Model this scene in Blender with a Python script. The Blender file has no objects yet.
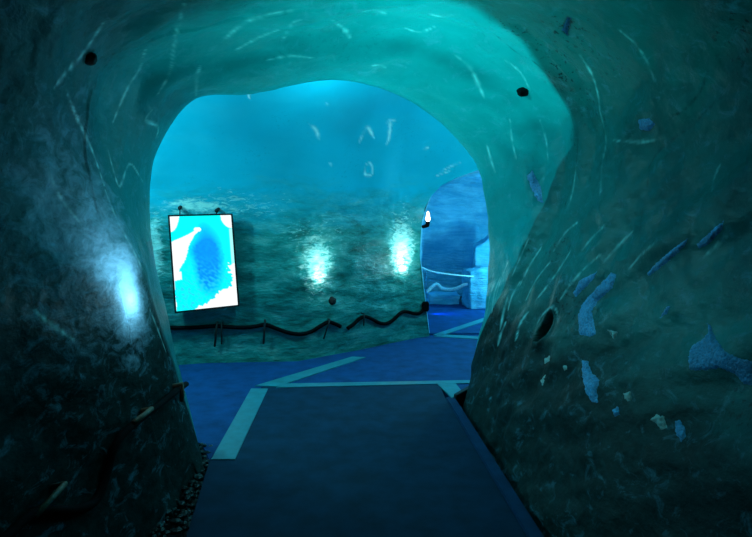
import bpy, bmesh, math, random
import numpy as np
from mathutils import Vector, noise
from mathutils.bvhtree import BVHTree
from mathutils.kdtree import KDTree

random.seed(7)
rng = np.random.default_rng(7)
scene = bpy.context.scene
col = scene.collection

# ------------------------------------------------------------------ camera
F = 560.0
CX, CY = 376.0, 268.5
HOR = 212.0
TH = math.atan((CY - HOR) / F)
CAM = Vector((0.0, 0.0, 1.6))
cd = bpy.data.cameras.new('camera')
cd.sensor_width = 36.0
cd.lens = F * 36.0 / 752.0
cd.clip_start = 0.05
cam = bpy.data.objects.new('camera', cd)
cam.location = CAM
cam.rotation_euler = (math.pi / 2 - TH, 0, 0)
col.objects.link(cam)
scene.camera = cam


def ray(px, py):
    xc = (px - CX) / F
    yc = -(py - CY) / F
    fw = Vector((0, math.cos(TH), -math.sin(TH)))
    up = Vector((0, math.sin(TH), math.cos(TH)))
    return fw + Vector((1, 0, 0)) * xc + up * yc


def at(px, py, depth):
    d = ray(px, py)
    return CAM + d * (depth / d.y)


def on_floor(px, py, z=0.0):
    d = ray(px, py)
    return CAM + d * ((z - CAM.z) / d.z)


# ------------------------------------------------------------------ helpers
def setp(o, label=None, cat=None, group=None, kind=None):
    if label:
        o['label'] = label
    if cat:
        o['category'] = cat
    if group:
        o['group'] = group
    if kind:
        o['kind'] = kind
    return o


def mesh_obj(name, verts, faces, mat, parent=None, smooth=True):
    me = bpy.data.meshes.new(name)
    me.from_pydata([tuple(v) for v in verts], [], faces)
    me.materials.append(mat)
    if smooth:
        me.polygons.foreach_set('use_smooth', [True] * len(me.polygons))
    me.update()
    o = bpy.data.objects.new(name, me)
    col.objects.link(o)
    if parent is not None:
        o.parent = parent
        o.matrix_parent_inverse = parent.matrix_world.inverted()
    return o


def bm_obj(name, bm, mat, parent=None, smooth=False):
    me = bpy.data.meshes.new(name)
    bmesh.ops.recalc_face_normals(bm, faces=bm.faces)
    bm.to_mesh(me)
    bm.free()
    me.materials.append(mat)
    if smooth:
        me.polygons.foreach_set('use_smooth', [True] * len(me.polygons))
    o = bpy.data.objects.new(name, me)
    col.objects.link(o)
    if parent is not None:
        o.parent = parent
        o.matrix_parent_inverse = parent.matrix_world.inverted()
    return o


def empty(name, loc):
    o = bpy.data.objects.new(name, None)
    o.location = loc
    o.empty_display_size = 0.1
    col.objects.link(o)
    bpy.context.view_layer.update()
    return o


def grid_faces(nu, nv, flip=False):
    fs = []
    for j in range(nv - 1):
        for i in range(nu - 1):
            a = j * nu + i
            f = (a, a + 1, a + nu + 1, a + nu)
            fs.append(f[::-1] if flip else f)
    return fs


def catmull(P, t):
    """P (n,...) control points, t array in [0,n-1] -> interpolated"""
    n = len(P)
    i = np.clip(np.floor(t).astype(int), 0, n - 2)
    f = (t - i)
    p0 = P[np.clip(i - 1, 0, n - 1)]
    p1 = P[i]
    p2 = P[i + 1]
    p3 = P[np.clip(i + 2, 0, n - 1)]
    f = f.reshape(f.shape + (1,) * (P.ndim - 1))
    return 0.5 * ((2 * p1) + (-p0 + p2) * f + (2 * p0 - 5 * p1 + 4 * p2 - p3) * f ** 2
                  + (-p0 + 3 * p1 - 3 * p2 + p3) * f ** 3)


def grid_normals(G):
    du = np.gradient(G, axis=1)
    dv = np.gradient(G, axis=0)
    n = np.cross(du, dv)
    return n / (np.linalg.norm(n, axis=2, keepdims=True) + 1e-9)


def fbm(p, scale, octs=3, off=(0, 0, 0)):
    v = Vector(((p[0] + off[0]) * scale, (p[1] + off[1]) * scale, (p[2] + off[2]) * scale))
    return noise.fractal(v, 0.9, 2.1, octs)


def tube_mesh(pts, rad, seg=8, cap=True):
    """sweep a circle along pts with per point radius"""
    pts = [Vector(p) for p in pts]
    n = len(pts)
    verts, faces = [], []
    prev = None
    for i, p in enumerate(pts):
        t = (pts[min(i + 1, n - 1)] - pts[max(i - 1, 0)]).normalized()
        if prev is None:
            ref = Vector((0, 0, 1)) if abs(t.z) < 0.9 else Vector((1, 0, 0))
            a = t.cross(ref).normalized()
        else:
            a = (prev - t * prev.dot(t)).normalized()
        prev = a
        b = t.cross(a)
        r = rad[i] if hasattr(rad, '__len__') else rad
        for k in range(seg):
            an = 2 * math.pi * k / seg
            verts.append(p + (a * math.cos(an) + b * math.sin(an)) * r)
    for i in range(n - 1):
        for k in range(seg):
            k2 = (k + 1) % seg
            faces.append((i * seg + k, i * seg + k2, (i + 1) * seg + k2, (i + 1) * seg + k))
    if cap:
        faces.append(tuple(range(seg))[::-1])
        faces.append(tuple((n - 1) * seg + k for k in range(seg)))
    return verts, faces


def smooth_path(pts, per=8):
    P = np.array([tuple(p) for p in pts], float)
    t = np.linspace(0, len(P) - 1, (len(P) - 1) * per + 1)
    return [Vector(v) for v in catmull(P, t)]


# ------------------------------------------------------------------ materials
def new_mat(name):
    m = bpy.data.materials.new(name)
    m.use_nodes = True
    nt = m.node_tree
    b = nt.nodes['Principled BSDF']
    return m, nt, b


def N(nt, typ, **kw):
    n = nt.nodes.new(typ)
    for k, v in kw.items():
        if k in n.inputs:
            n.inputs[k].default_value = v
        else:
            setattr(n, k, v)
    return n


def ramp(nt, src, stops):
    r = nt.nodes.new('ShaderNodeValToRGB')
    e = r.color_ramp.elements
    e[0].position, e[0].color = stops[0][0], stops[0][1]
    e[1].position, e[1].color = stops[-1][0], stops[-1][1]
    for p, c in stops[1:-1]:
        x = e.new(p)
        x.color = c
    nt.links.new(src, r.inputs['Fac'])
    return r


def mix(nt, fac, a, b, blend='MIX'):
    m = nt.nodes.new('ShaderNodeMix')
    m.data_type = 'RGBA'
    m.blend_type = blend
    for sock, v in (('Factor', fac), ('A', a), ('B', b)):
        i = [s for s in m.inputs if s.name == sock and (s.type == 'VALUE' if sock == 'Factor' else s.type == 'RGBA')][0]
        if isinstance(v, (int, float, tuple)):
            i.default_value = v
        else:
            nt.links.new(v, i)
    return [s for s in m.outputs if s.type == 'RGBA'][0]


def math_node(nt, op, a, b):
    m = nt.nodes.new('ShaderNodeMath')
    m.operation = op
    for i, v in enumerate((a, b)):
        if isinstance(v, (int, float)):
            m.inputs[i].default_value = v
        else:
            nt.links.new(v, m.inputs[i])
    return m.outputs[0]


def ice(name, clear, frost_light, frost_light_rng, dirt, dirt_rng, rough=0.32, bump=0.25, fscale=(1.2, 1.2, 4.0), speck=0.6, bump_scale=9.0, spec=0.5, trans=0.0, tcol=(0.05, 0.7, 0.7), frosted=False):
    m, nt, b = new_mat(name)
    geo = nt.nodes.new('ShaderNodeNewGeometry')
    pos = geo.outputs['Position']
    mp = nt.nodes.new('ShaderNodeMapping')
    mp.inputs['Scale'].default_value = fscale
    nt.links.new(pos, mp.inputs['Vector'])
    n1 = N(nt, 'ShaderNodeTexNoise', Scale=1.6, Detail=9.0, Roughness=0.68, Distortion=0.6)
    nt.links.new(mp.outputs[0], n1.inputs['Vector'])
    f = ramp(nt, n1.outputs['Fac'], [(frost_light_rng[0], (0, 0, 0, 1)), (frost_light_rng[1], (1, 1, 1, 1))])
    c = mix(nt, f.outputs[0], clear + (1,), frost_light + (1,))
    n2 = N(nt, 'ShaderNodeTexNoise', Scale=1.1, Detail=6.0, Roughness=0.6)
    nt.links.new(pos, n2.inputs['Vector'])
    d = ramp(nt, n2.outputs['Fac'], [(dirt_rng[0], (0, 0, 0, 1)), (dirt_rng[1], (1, 1, 1, 1))])
    c = mix(nt, d.outputs[0], c, dirt + (1,))
    # sediment specks frozen in the ice
    n3 = N(nt, 'ShaderNodeTexNoise', Scale=34.0, Detail=3.0, Roughness=0.6)
    nt.links.new(pos, n3.inputs['Vector'])
    n4 = N(nt, 'ShaderNodeTexNoise', Scale=1.7, Detail=3.0)
    nt.links.new(pos, n4.inputs['Vector'])
    s = ramp(nt, n3.outputs['Fac'], [(0.58, (0, 0, 0, 1)), (0.66, (1, 1, 1, 1))])
    s2 = ramp(nt, n4.outputs['Fac'], [(0.5, (0, 0, 0, 1)), (0.62, (1, 1, 1, 1))])
    sf = math_node(nt, 'MULTIPLY', math_node(nt, 'MULTIPLY', s.outputs[0], s2.outputs[0]), speck)
    c = mix(nt, sf, c, (0.004, 0.010, 0.012, 1))
    va = nt.nodes.new('ShaderNodeVertexColor')
    va.layer_name = 'vein'
    sv = nt.nodes.new('ShaderNodeSeparateColor')
    nt.links.new(va.outputs['Color'], sv.inputs[0])
    c = mix(nt, sv.outputs[0], c, (0.85, 1.0, 1.0, 1))  # glint streaks painted white into the colour
    c = mix(nt, sv.outputs[1], c, (0.004, 0.05, 0.05, 1))
    if frosted:
        # the lower wall is sediment laden and banded, with frosty patches and light plumes painted pale
        sx = nt.nodes.new('ShaderNodeSeparateXYZ')
        nt.links.new(pos, sx.inputs[0])
        h = math_node(nt, 'ADD', sx.outputs['Z'], math_node(nt, 'MULTIPLY', n1.outputs['Fac'], -0.9))
        low = ramp(nt, math_node(nt, 'MULTIPLY', h, 0.5), [(0.45, (1, 1, 1, 1)), (0.74, (0, 0, 0, 1))])
        band = N(nt, 'ShaderNodeTexNoise', Scale=2.6, Detail=8.0, Roughness=0.7, Distortion=0.4)
        nt.links.new(mp.outputs[0], band.inputs['Vector'])
        bc = ramp(nt, band.outputs['Fac'], [(0.34, (0.012, 0.12, 0.11, 1)), (0.50, (0.02, 0.27, 0.26, 1)), (0.70, (0.16, 0.42, 0.40, 1))])
        c = mix(nt, low.outputs[0], c, bc.outputs[0])
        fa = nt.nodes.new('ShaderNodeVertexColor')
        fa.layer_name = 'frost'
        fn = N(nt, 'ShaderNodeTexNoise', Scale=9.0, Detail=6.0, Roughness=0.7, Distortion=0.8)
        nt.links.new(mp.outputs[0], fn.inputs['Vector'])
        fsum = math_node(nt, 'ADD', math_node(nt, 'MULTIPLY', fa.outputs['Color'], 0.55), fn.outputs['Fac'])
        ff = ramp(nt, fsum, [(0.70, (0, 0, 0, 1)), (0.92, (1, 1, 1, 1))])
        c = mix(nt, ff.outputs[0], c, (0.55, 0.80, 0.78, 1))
    nt.links.new(c, b.inputs['Base Color'])
    b.inputs['Roughness'].default_value = rough
    b.inputs['IOR'].default_value = 1.31
    b.inputs['Specular IOR Level'].default_value = spec
    nb = N(nt, 'ShaderNodeTexNoise', Scale=bump_scale, Detail=7.0, Roughness=0.62)
    nt.links.new(mp.outputs[0], nb.inputs['Vector'])
    bp = N(nt, 'ShaderNodeBump', Strength=bump, Distance=0.08)
    if frosted:
        nt.links.new(math_node(nt, 'MULTIPLY', math_node(nt, 'ADD', low.outputs[0], 0.10), bump), bp.inputs['Strength'])
    nt.links.new(nb.outputs['Fac'], bp.inputs['Height'])
    nt.links.new(bp.outputs[0], b.inputs['Normal'])
    if trans:
        # clear ice lets light through from behind
        t = nt.nodes.new('ShaderNodeBsdfTranslucent')
        tc = mix(nt, 1.0, c, tcol + (1,), 'MIX')
        tc = mix(nt, 0.65, tc, c)
        nt.links.new(tc, t.inputs['Color'])
        ms = nt.nodes.new('ShaderNodeMixShader')
        ms.inputs[0].default_value = trans
        nt.links.new(b.outputs[0], ms.inputs[1])
        nt.links.new(t.outputs[0], ms.inputs[2])
        out = nt.nodes['Material Output']
        nt.links.new(ms.outputs[0], out.inputs['Surface'])
    return m


def tunnel_ice(name):
    """dusty tunnel ice, clear ice at the narrowed mouth, frost on the left, silt at the feet (zone attribute)"""
    m, nt, b = new_mat(name)
    geo = nt.nodes.new('ShaderNodeNewGeometry')
    pos = geo.outputs['Position']
    mp = nt.nodes.new('ShaderNodeMapping')
    mp.inputs['Scale'].default_value = (1, 1, 1.6)
    nt.links.new(pos, mp.inputs['Vector'])

    def noi(scale, detail, rough=0.65, dist=0.0, src=None):
        n = N(nt, 'ShaderNodeTexNoise', Scale=scale, Detail=detail, Roughness=rough, Distortion=dist)
        nt.links.new(src or mp.outputs[0], n.inputs['Vector'])
        return n.outputs['Fac']

    def mask(src, a, c_):
        return ramp(nt, src, [(a, (0, 0, 0, 1)), (c_, (1, 1, 1, 1))]).outputs[0]
    z = nt.nodes.new('ShaderNodeVertexColor')
    z.layer_name = 'zone'
    zs = nt.nodes.new('ShaderNodeSeparateColor')
    nt.links.new(z.outputs['Color'], zs.inputs[0])
    clear, left, thin = zs.outputs[0], zs.outputs[1], zs.outputs[2]
    silt_shade = z.outputs['Alpha']
    big = noi(1.6, 9, 0.68, 0.6)
    grime = noi(1.1, 6, 0.6, 0, pos)
    dusty = mix(nt, mask(big, 0.42, 0.72), (0.008, 0.19, 0.18, 1), (0.028, 0.25, 0.24, 1))
    dusty = mix(nt, mask(grime, 0.48, 0.70), dusty, (0.010, 0.085, 0.085, 1))
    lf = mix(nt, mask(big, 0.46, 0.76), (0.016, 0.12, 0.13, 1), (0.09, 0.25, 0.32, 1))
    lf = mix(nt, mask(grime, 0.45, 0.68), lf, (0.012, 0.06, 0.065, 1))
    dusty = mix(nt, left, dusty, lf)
    cl = mix(nt, mask(big, 0.46, 0.80), (0.003, 0.38, 0.40, 1), (0.012, 0.44, 0.46, 1))
    cl = mix(nt, mask(grime, 0.52, 0.78), cl, (0.004, 0.29, 0.30, 1))
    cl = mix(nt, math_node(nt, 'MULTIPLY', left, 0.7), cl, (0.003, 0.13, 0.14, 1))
    c = mix(nt, clear, dusty, cl)
    sm = mask(math_node(nt, 'ADD', silt_shade, math_node(nt, 'MULTIPLY', math_node(nt, 'SUBTRACT', noi(2.2, 8, 0.7), 0.5), 0.9)), 0.25, 0.85)
    silt_shade_c = mix(nt, mask(noi(14.0, 6, 0.7), 0.4, 0.7), (0.002, 0.017, 0.017, 1), (0.006, 0.040, 0.040, 1))
    silt_shade_c = mix(nt, left, silt_shade_c, mix(nt, mask(noi(14.0, 6, 0.7), 0.4, 0.7), (0.004, 0.016, 0.016, 1), (0.010, 0.038, 0.038, 1)))
    c = mix(nt, sm, c, silt_shade_c)  # lower walls darkened: silt together with painted shade
    sp = math_node(nt, 'MULTIPLY', mask(noi(34.0, 3, 0.6, 0, pos), 0.57, 0.66), mask(noi(1.7, 3, 0.5, 0, pos), 0.48, 0.62))
    sp = math_node(nt, 'MULTIPLY', sp, math_node(nt, 'SUBTRACT', 0.9, math_node(nt, 'MULTIPLY', clear, 0.75)))
    c = mix(nt, sp, c, (0.004, 0.010, 0.012, 1))
    va = nt.nodes.new('ShaderNodeVertexColor')
    va.layer_name = 'vein'
    sv = nt.nodes.new('ShaderNodeSeparateColor')
    nt.links.new(va.outputs['Color'], sv.inputs[0])
    c = mix(nt, sv.outputs[0], c, (0.45, 0.95, 0.95, 1))  # glint streaks painted pale into the colour
    c = mix(nt, sv.outputs[1], c, (0.004, 0.04, 0.04, 1))
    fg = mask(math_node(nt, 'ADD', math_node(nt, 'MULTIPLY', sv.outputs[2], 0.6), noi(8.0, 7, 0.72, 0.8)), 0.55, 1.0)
    c = mix(nt, fg, c, (0.22, 0.50, 0.66, 1))  # frosty flecks, thickened into the corner lamp's painted glow
    nt.links.new(c, b.inputs['Base Color'])
    nt.links.new(math_node(nt, 'ADD', math_node(nt, 'ADD', 0.28, math_node(nt, 'MULTIPLY', sm, 0.25)), math_node(nt, 'MULTIPLY', left, 0.10)), b.inputs['Roughness'])
    b.inputs['IOR'].default_value = 1.31
    nt.links.new(math_node(nt, 'SUBTRACT', 0.4, math_node(nt, 'ADD', math_node(nt, 'MULTIPLY', left, 0.28), math_node(nt, 'MULTIPLY', sm, 0.10))), b.inputs['Specular IOR Level'])
    bp = N(nt, 'ShaderNodeBump', Strength=0.28, Distance=0.07)
    nt.links.new(noi(6.0, 7, 0.6), bp.inputs['Height'])
    nt.links.new(bp.outputs[0], b.inputs['Normal'])
    t = nt.nodes.new('ShaderNodeBsdfTranslucent')
    nt.links.new(c, t.inputs['Color'])
    ms = nt.nodes.new('ShaderNodeMixShader')
    nt.links.new(thin, ms.inputs[0])
    nt.links.new(b.outputs[0], ms.inputs[1])
    nt.links.new(t.outputs[0], ms.inputs[2])
    nt.links.new(ms.outputs[0], nt.nodes['Material Output'].inputs['Surface'])
    return m


def plain(name, rgb, rough=0.5, nscale=20.0, amt=0.35, metallic=0.0, bump=0.1, trans=0.0):
    m, nt, b = new_mat(name)
    geo = nt.nodes.new('ShaderNodeNewGeometry')
    n = N(nt, 'ShaderNodeTexNoise', Scale=nscale, Detail=5.0, Roughness=0.6)
    nt.links.new(geo.outputs['Position'], n.inputs['Vector'])
    lo = tuple(x * (1 - amt) for x in rgb) + (1,)
    hi = tuple(min(1, x * (1 + amt)) for x in rgb) + (1,)
    r = ramp(nt, n.outputs['Fac'], [(0.3, lo), (0.7, hi)])
    nt.links.new(r.outputs[0], b.inputs['Base Color'])
    b.inputs['Roughness'].default_value = rough
    b.inputs['Metallic'].default_value = metallic
    if max(rgb) < 0.05:
        b.inputs['Specular IOR Level'].default_value = 0.05 if 'hose' in name else 0.2
    if 'carpet' in name:
        b.inputs['Specular IOR Level'].default_value = 0.12
    if bump:
        bp = N(nt, 'ShaderNodeBump', Strength=bump, Distance=0.02)
        nt.links.new(n.outputs['Fac'], bp.inputs['Height'])
        nt.links.new(bp.outputs[0], b.inputs['Normal'])
    if trans:
        t = nt.nodes.new('ShaderNodeBsdfTranslucent')
        nt.links.new(r.outputs[0], t.inputs['Color'])
        ms = nt.nodes.new('ShaderNodeMixShader')
        ms.inputs[0].default_value = trans
        nt.links.new(b.outputs[0], ms.inputs[1])
        nt.links.new(t.outputs[0], ms.inputs[2])
        nt.links.new(ms.outputs[0], nt.nodes['Material Output'].inputs['Surface'])
    return m


M = {}
M['ice_tunnel'] = tunnel_ice('tunnel_ice')
M['ice_chamber'] = ice('chamber_ice', (0.004, 0.45, 0.64), (0.02, 0.48, 0.66), (0.46, 0.75), (0.005, 0.40, 0.57), (0.52, 0.75),
                       rough=0.28, bump=0.3, fscale=(1.2, 1.2, 3.6), speck=0.15, bump_scale=8.0, frosted=True)  # frosted: frosty patches and painted light plumes
M['ice_passage'] = ice('passage_ice', (0.10, 0.42, 0.62), (0.34, 0.66, 0.82), (0.42, 0.65), (0.05, 0.28, 0.50), (0.5, 0.7),
                       rough=0.35, bump=0.5, fscale=(0.8, 0.8, 4.0), speck=0.1)
M['frost'] = plain('frost', (0.09, 0.38, 0.92), 0.3, 80.0, 0.5, bump=0.6, trans=0.08)  # wall reflections painted as bright blue patches
M['frost_pale'] = plain('pale_frost', (0.65, 0.88, 0.88), 0.35, 60.0, 0.3, bump=0.4, trans=0.4)  # small pale reflections, painted
M['stone'] = plain('dark_stone', (0.010, 0.012, 0.014), 0.7, 30.0, 0.5, bump=0.5)
M['ground'] = plain('wet_ground', (0.012, 0.022, 0.024), 0.35, 25.0, 0.6, bump=0.6)
M['gravel'] = plain('wet_gravel', (0.02, 0.032, 0.034), 0.3, 40.0, 0.6, bump=0.4)
M['carpet_far'] = plain('bright_blue_carpet', (0.003, 0.052, 0.17), 0.75, 6.0, 0.30, bump=0.12)  # lit copy of the blue carpet, light put into its tone
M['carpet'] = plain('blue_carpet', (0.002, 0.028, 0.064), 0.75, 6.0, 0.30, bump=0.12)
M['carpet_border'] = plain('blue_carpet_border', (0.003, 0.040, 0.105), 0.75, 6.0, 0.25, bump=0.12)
M['strip'] = plain('turquoise_strip', (0.015, 0.20, 0.25), 0.5, 9.0, 0.2, bump=0.08)
M['hose'] = plain('black_hose', (0.003, 0.004, 0.005), 0.8, 40.0, 0.3, bump=0.1)
M['wood'] = plain('wet_wood', (0.10, 0.085, 0.05), 0.6, 30.0, 0.4, bump=0.3)
M['peg'] = plain('dark_peg', (0.012, 0.014, 0.016), 0.6, 30.0, 0.4, bump=0.2)
M['frame'] = plain('black_frame', (0.008, 0.012, 0.014), 0.4, 20.0, 0.2, bump=0.0)
M['rope'] = plain('pale_rope', (0.8, 0.82, 0.82), 0.7, 60.0, 0.25, bump=0.3)

# ------------------------------------------------------------------ tunnel shell
sil = [(207, 466, None), (190, 415, 3.65), (178, 370, 3.70), (166, 310, 3.75), (154, 255, 3.80), (149, 205, 3.85),
       (156, 152, 3.90), (192, 100, 4.00), (250, 94, 4.15), (330, 80, 4.35), (395, 93, 4.50), (445, 124, 4.70),
       (478, 166, 4.85), (490, 215, 4.90), (490, 270, 4.92), (484, 320, 4.92), (473, 365, 4.93), (463, 400, None)]
rid = [(190, 482, None), (166, 430, 3.10), (150, 366, 3.08), (141, 320, 3.05), (128, 255, 3.00), (108, 200, 3.00),
       (98, 135, 3.05), (125, 70, 3.20), (215, 42, 3.45), (320, 24, 3.60), (420, 14, 3.72), (515, 52, 3.80),
       (568, 108, 3.85), (577, 155, 3.88), (566, 225, 3.92), (540, 300, 3.98), (508, 375, 4.02), (483, 428, None)]
near = [(-1.12, 0), (-1.30, .36), (-1.40, .74), (-1.45, 1.1), (-1.48, 1.45), (-1.47, 1.8), (-1.38, 2.15), (-1.12, 2.5),
        (-.62, 2.74), (-.1, 2.80), (.42, 2.78), (.95, 2.62), (1.33, 2.36), (1.52, 2.0), (1.53, 1.55), (1.42, 1.0), (1.18, .48), (.88, 0)]
ZB = -0.10


def prof_px(lst):
    out = []
    for px, py, d in lst:
        p = on_floor(px, py) if d is None else at(px, py, d)
        out.append(tuple(p))
    return np.array(out)


S5 = prof_px(sil)
S4 = prof_px(rid)
def near_prof(y, sx=1.0, dz=0.0, skew=0.0):
    return np.array([(x * sx, y + skew * (x + 1.1), z * (1 + dz)) for x, z in near])
S3 = near_prof(2.15, 1.0, 0.0, 0.10)
S2 = near_prof(0.7, 1.04, 0.02)
S1 = near_prof(-0.9, 1.06, 0.02)
S0 = near_prof(-2.4, 1.03, 0.0)
cen = np.array((-0.2, 0, 1.2))
def flare(P, k, dy):
    Q = P.copy()
    v = P - cen
    v[:, 1] = 0
    L = np.linalg.norm(v, axis=1, keepdims=True)
    v = v / L
    v[0] = (-1, 0, 0)
    v[-1] = (1, 0, 0)
    v[1, 2] *= 0.3
    v[-2, 2] *= 0.3
    Q = P + v * k
    Q[:, 1] += dy
    return Q
S45 = S4 * 0.5 + S5 * 0.5
S45 = flare(S45, -0.03, 0.0)
S6 = flare(S5, 0.10, 0.16)
S7 = flare(S5, 0.45, 0.30)
S8 = flare(S5, 1.3, 0.25)
ST = np.stack([S0, S1, S2, S3, S4, S45, S5, S6, S7, S8])
for k in range(len(ST)):           # drop the feet under the floor
    ST[k, 0, 2] = ZB
    ST[k, -1, 2] = ZB

tu = np.linspace(0, 17, 600)
seg = [16, 22, 36, 130, 60, 60, 24, 12, 10]
tv = np.concatenate([np.linspace(i, i + 1, s, endpoint=False) for i, s in enumerate(seg)] + [np.array([9.0])])
G = catmull(ST, tv)                       # (nv,18,3)
G = np.swapaxes(catmull(np.swapaxes(G, 0, 1), tu), 0, 1)   # (nv,nu,3)
NRM = grid_normals(G)
# orient inward (towards the tunnel axis)
ctr = np.array((-0.1, 0, 1.3))
if ((ctr - G[60, 300]) * NRM[60, 300])[[0, 2]].sum() < 0:
    NRM = -NRM
nv, nu = G.shape[:2]
disp = np.zeros((nv, nu))
for j in range(nv):
    v = tv[j]
    kmouth = 0.35 if 3.8 < v < 6.6 else 1.0
    kroll = min(1, max(0, (v - 3.0) / 0.8)) * min(1, max(0, (5.6 - v) / 0.7))
    for i in range(nu):
        p = G[j, i]
        big = fbm(p, 1.1, 2) * 0.035
        # melt scallops, stretched along a slant that climbs towards the camera
        u_ = p[1] * 0.80 + p[2] * -0.45
        w_ = p[1] * 0.45 + p[2] * 0.80
        q = Vector((p[0] * 2.0, u_ * 1.1, w_ * 5.5))
        sc = noise.noise(q)
        sc2 = noise.noise(q * 2.3 + Vector((4, 2, 9)))
        right = min(1, max(0, (tu[i] - 10.5) / 2.5))
        left = min(1, max(0, (6.5 - tu[i]) / 2.5))
        fine = fbm(p, 6.0, 3) * 0.010 * (1 - 0.55 * left)
        roll = 0.0
        if kroll > 0:
            roll = kroll * min(1, max(0, (tu[i] - 5) / 2)) * (noise.noise(Vector((p[0] * 2.6, p[1] * 5.0, p[2] * 2.6))) * 0.035 + noise.noise(Vector((p[0] * 6, p[1] * 9.0, p[2] * 6 + 7))) * 0.012)
        disp[j, i] = roll + big * kmouth + (sc * 0.030 + sc2 * 0.012) * (0.25 + 0.75 * right + 0.1 * left) * (0.5 if kmouth < 1 else 1) + fine * kmouth
    # keep the feet quiet
G = G + NRM * disp[..., None]


def carve(G, px, py, half_w, half_h, depth, tilt):
    """press a bored hole into the wall where it shows at this spot"""
    d = ray(px, py).normalized()
    rel = G - np.array(CAM)
    a = np.array((math.cos(tilt), 0, math.sin(tilt)))
    # find wall point nearest the ray
    dd = np.array(d)
    t = rel @ dd
    perp = np.linalg.norm(rel - t[..., None] * dd, axis=2)
    perp[t < 0.5] = 9
    perp[tv > 6.2] = 9
    j, i = np.unravel_index(np.argmin(perp), perp.shape)
    c, n = G[j, i].copy(), NRM[j, i].copy()
    up = np.array((0, -0.25, 1.0)); up -= n * (up @ n); up /= np.linalg.norm(up)
    sd = np.cross(n, up)
    r = G - c
    e = np.sqrt(((r @ up) / half_h) ** 2 + ((r @ sd) / half_w) ** 2)
    k = np.clip(1.25 - e, 0, 0.5) / 0.5
    k = k * k * (3 - 2 * k)
    k[np.abs(r @ n) > 0.3] = 0
    rim = np.exp(-((e - 1.35) / 0.18) ** 2) * 0.012
    rim[np.abs(r @ n) > 0.3] = 0
    return G - n * depth * k[..., None] + n * rim[..., None], c, n, up, sd


G, hole_c, hole_n, hole_up, hole_sd = carve(G, 546, 328, 0.060, 0.11, 0.16, 0)

iL = int(np.searchsorted(tu, 7.0))
iR = int(np.searchsorted(tu, 11.6))


def sub_shell(name, i0, i1, mat):
    S = G[:, i0:i1 + 1]
    n = S.shape[1]
    o = mesh_obj(name, S.reshape(-1, 3), grid_faces(n, nv), mat)
    zone = np.zeros((nv, n, 4), dtype=np.float32)

    def sst(x, a, b):
        x = min(1, max(0, (x - a) / (b - a)))
        return x * x * (3 - 2 * x)
    for j in range(nv):
        for i in range(n):
            p = S[j, i]
            lim = 4.0 + 0.10 * noise.noise(Vector(p) * 2.2)
            t_ = tu[i0 + i]
            if 6.0 < t_ < 11.6:          # over the vault the clear ice reaches further out
                lim -= 0.45 * math.sin((t_ - 6.0) / 5.6 * math.pi)
            if t_ > 12.8:                # and gives out towards the right foot
                lim += (t_ - 12.8) * 0.75
            if t_ < 2.2:
                lim += 0.0
            if t_ < 4.2:
                lim += (4.2 - t_) * 0.65
            wd = 0.04 if t_ > 11.0 else 0.04 + 0.22 * sst(11.0 - t_, 0, 2.5)
            cl = sst(tv[j], lim - wd, lim + wd)
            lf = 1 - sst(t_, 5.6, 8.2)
            # how thin the ice is: thinnest over the vault, thick in the left reveal and at the feet
            th_clear = 0.04 + 0.44 * sst(t_, 5.8, 9.5)
            th_clear *= 1 - 0.85 * sst(t_, 12.4, 15.0)
            th_dust = 0.24 * sst(t_, 6.5, 9.5) * (1 - 0.9 * sst(t_, 12.5, 15.0))
            zone[j, i] = (cl, lf, cl * th_clear + (1 - cl) * th_dust,
                          max(sst(1.4 - p[2], 0.0, 1.0), 0.8 * (1 - sst(t_, 2.5, 4.8))) * (1 - 0.75 * cl))  # alpha: silty lower walls with shade painted in
    o.data.color_attributes.new('zone', 'FLOAT_COLOR', 'POINT').data.foreach_set('color', zone.ravel())
    setp(o, kind='structure')
    return o


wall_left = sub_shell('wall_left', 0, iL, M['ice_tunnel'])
ceiling = sub_shell('ceiling', iL, iR, M['ice_tunnel'])
wall_right = sub_shell('wall_right', iR, nu - 1, M['ice_tunnel'])
wall_left['label'] = 'frosted dark teal ice wall on the left of the tunnel'
wall_right['label'] = 'dark green scalloped ice wall on the right of the tunnel'
ceiling['label'] = 'smooth teal ice vault over the tunnel mouth'
# end wall behind the viewer
ring = [tuple(p) for p in G[0, ::6]]
o = mesh_obj('wall_rear', ring, [tuple(range(len(ring)))], M['ice_passage'], smooth=False)
setp(o, 'ice wall closing the tunnel behind the viewer', kind='structure')

# ------------------------------------------------------------------ chamber shell
kx = np.array([-4.0, -3.2, -1.81, -0.81, -0.19, 0.30, 0.70, 1.5, 2.4, 3.4])
ky = np.array([4.9, 5.6, 5.95, 6.02, 6.50, 6.95, 7.25, 7.35, 7.1, 6.2])
arch_x = np.array([0.560, 0.565, 0.58, 0.62, 0.70, 0.82, 1.02, 1.30, 1.6, 1.95, 2.25, 2.42, 2.50, 2.52])
arch_z = np.array([1.05, 1.25, 1.45, 1.66, 1.80, 1.93, 2.03, 2.13, 2.16, 2.10, 1.85, 1.45, 0.9, -0.1])
X = np.concatenate([np.linspace(-4, 0.50, 300, endpoint=False), np.linspace(0.50, 0.75, 60, endpoint=False),
                    np.linspace(0.75, 3.4, 120)])
XU = np.linspace(-4.6, 4.0, 861)
YU = np.interp(XU, kx, ky)
for _ in range(3):
    YU = np.convolve(np.pad(YU, 15, mode='edge'), np.ones(31) / 31, mode='valid')
ybx = np.interp(X, XU, YU)
Z0, ZT = 1.45, 3.15
NQ = 230
CG = np.zeros((NQ, len(X), 3))
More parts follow.
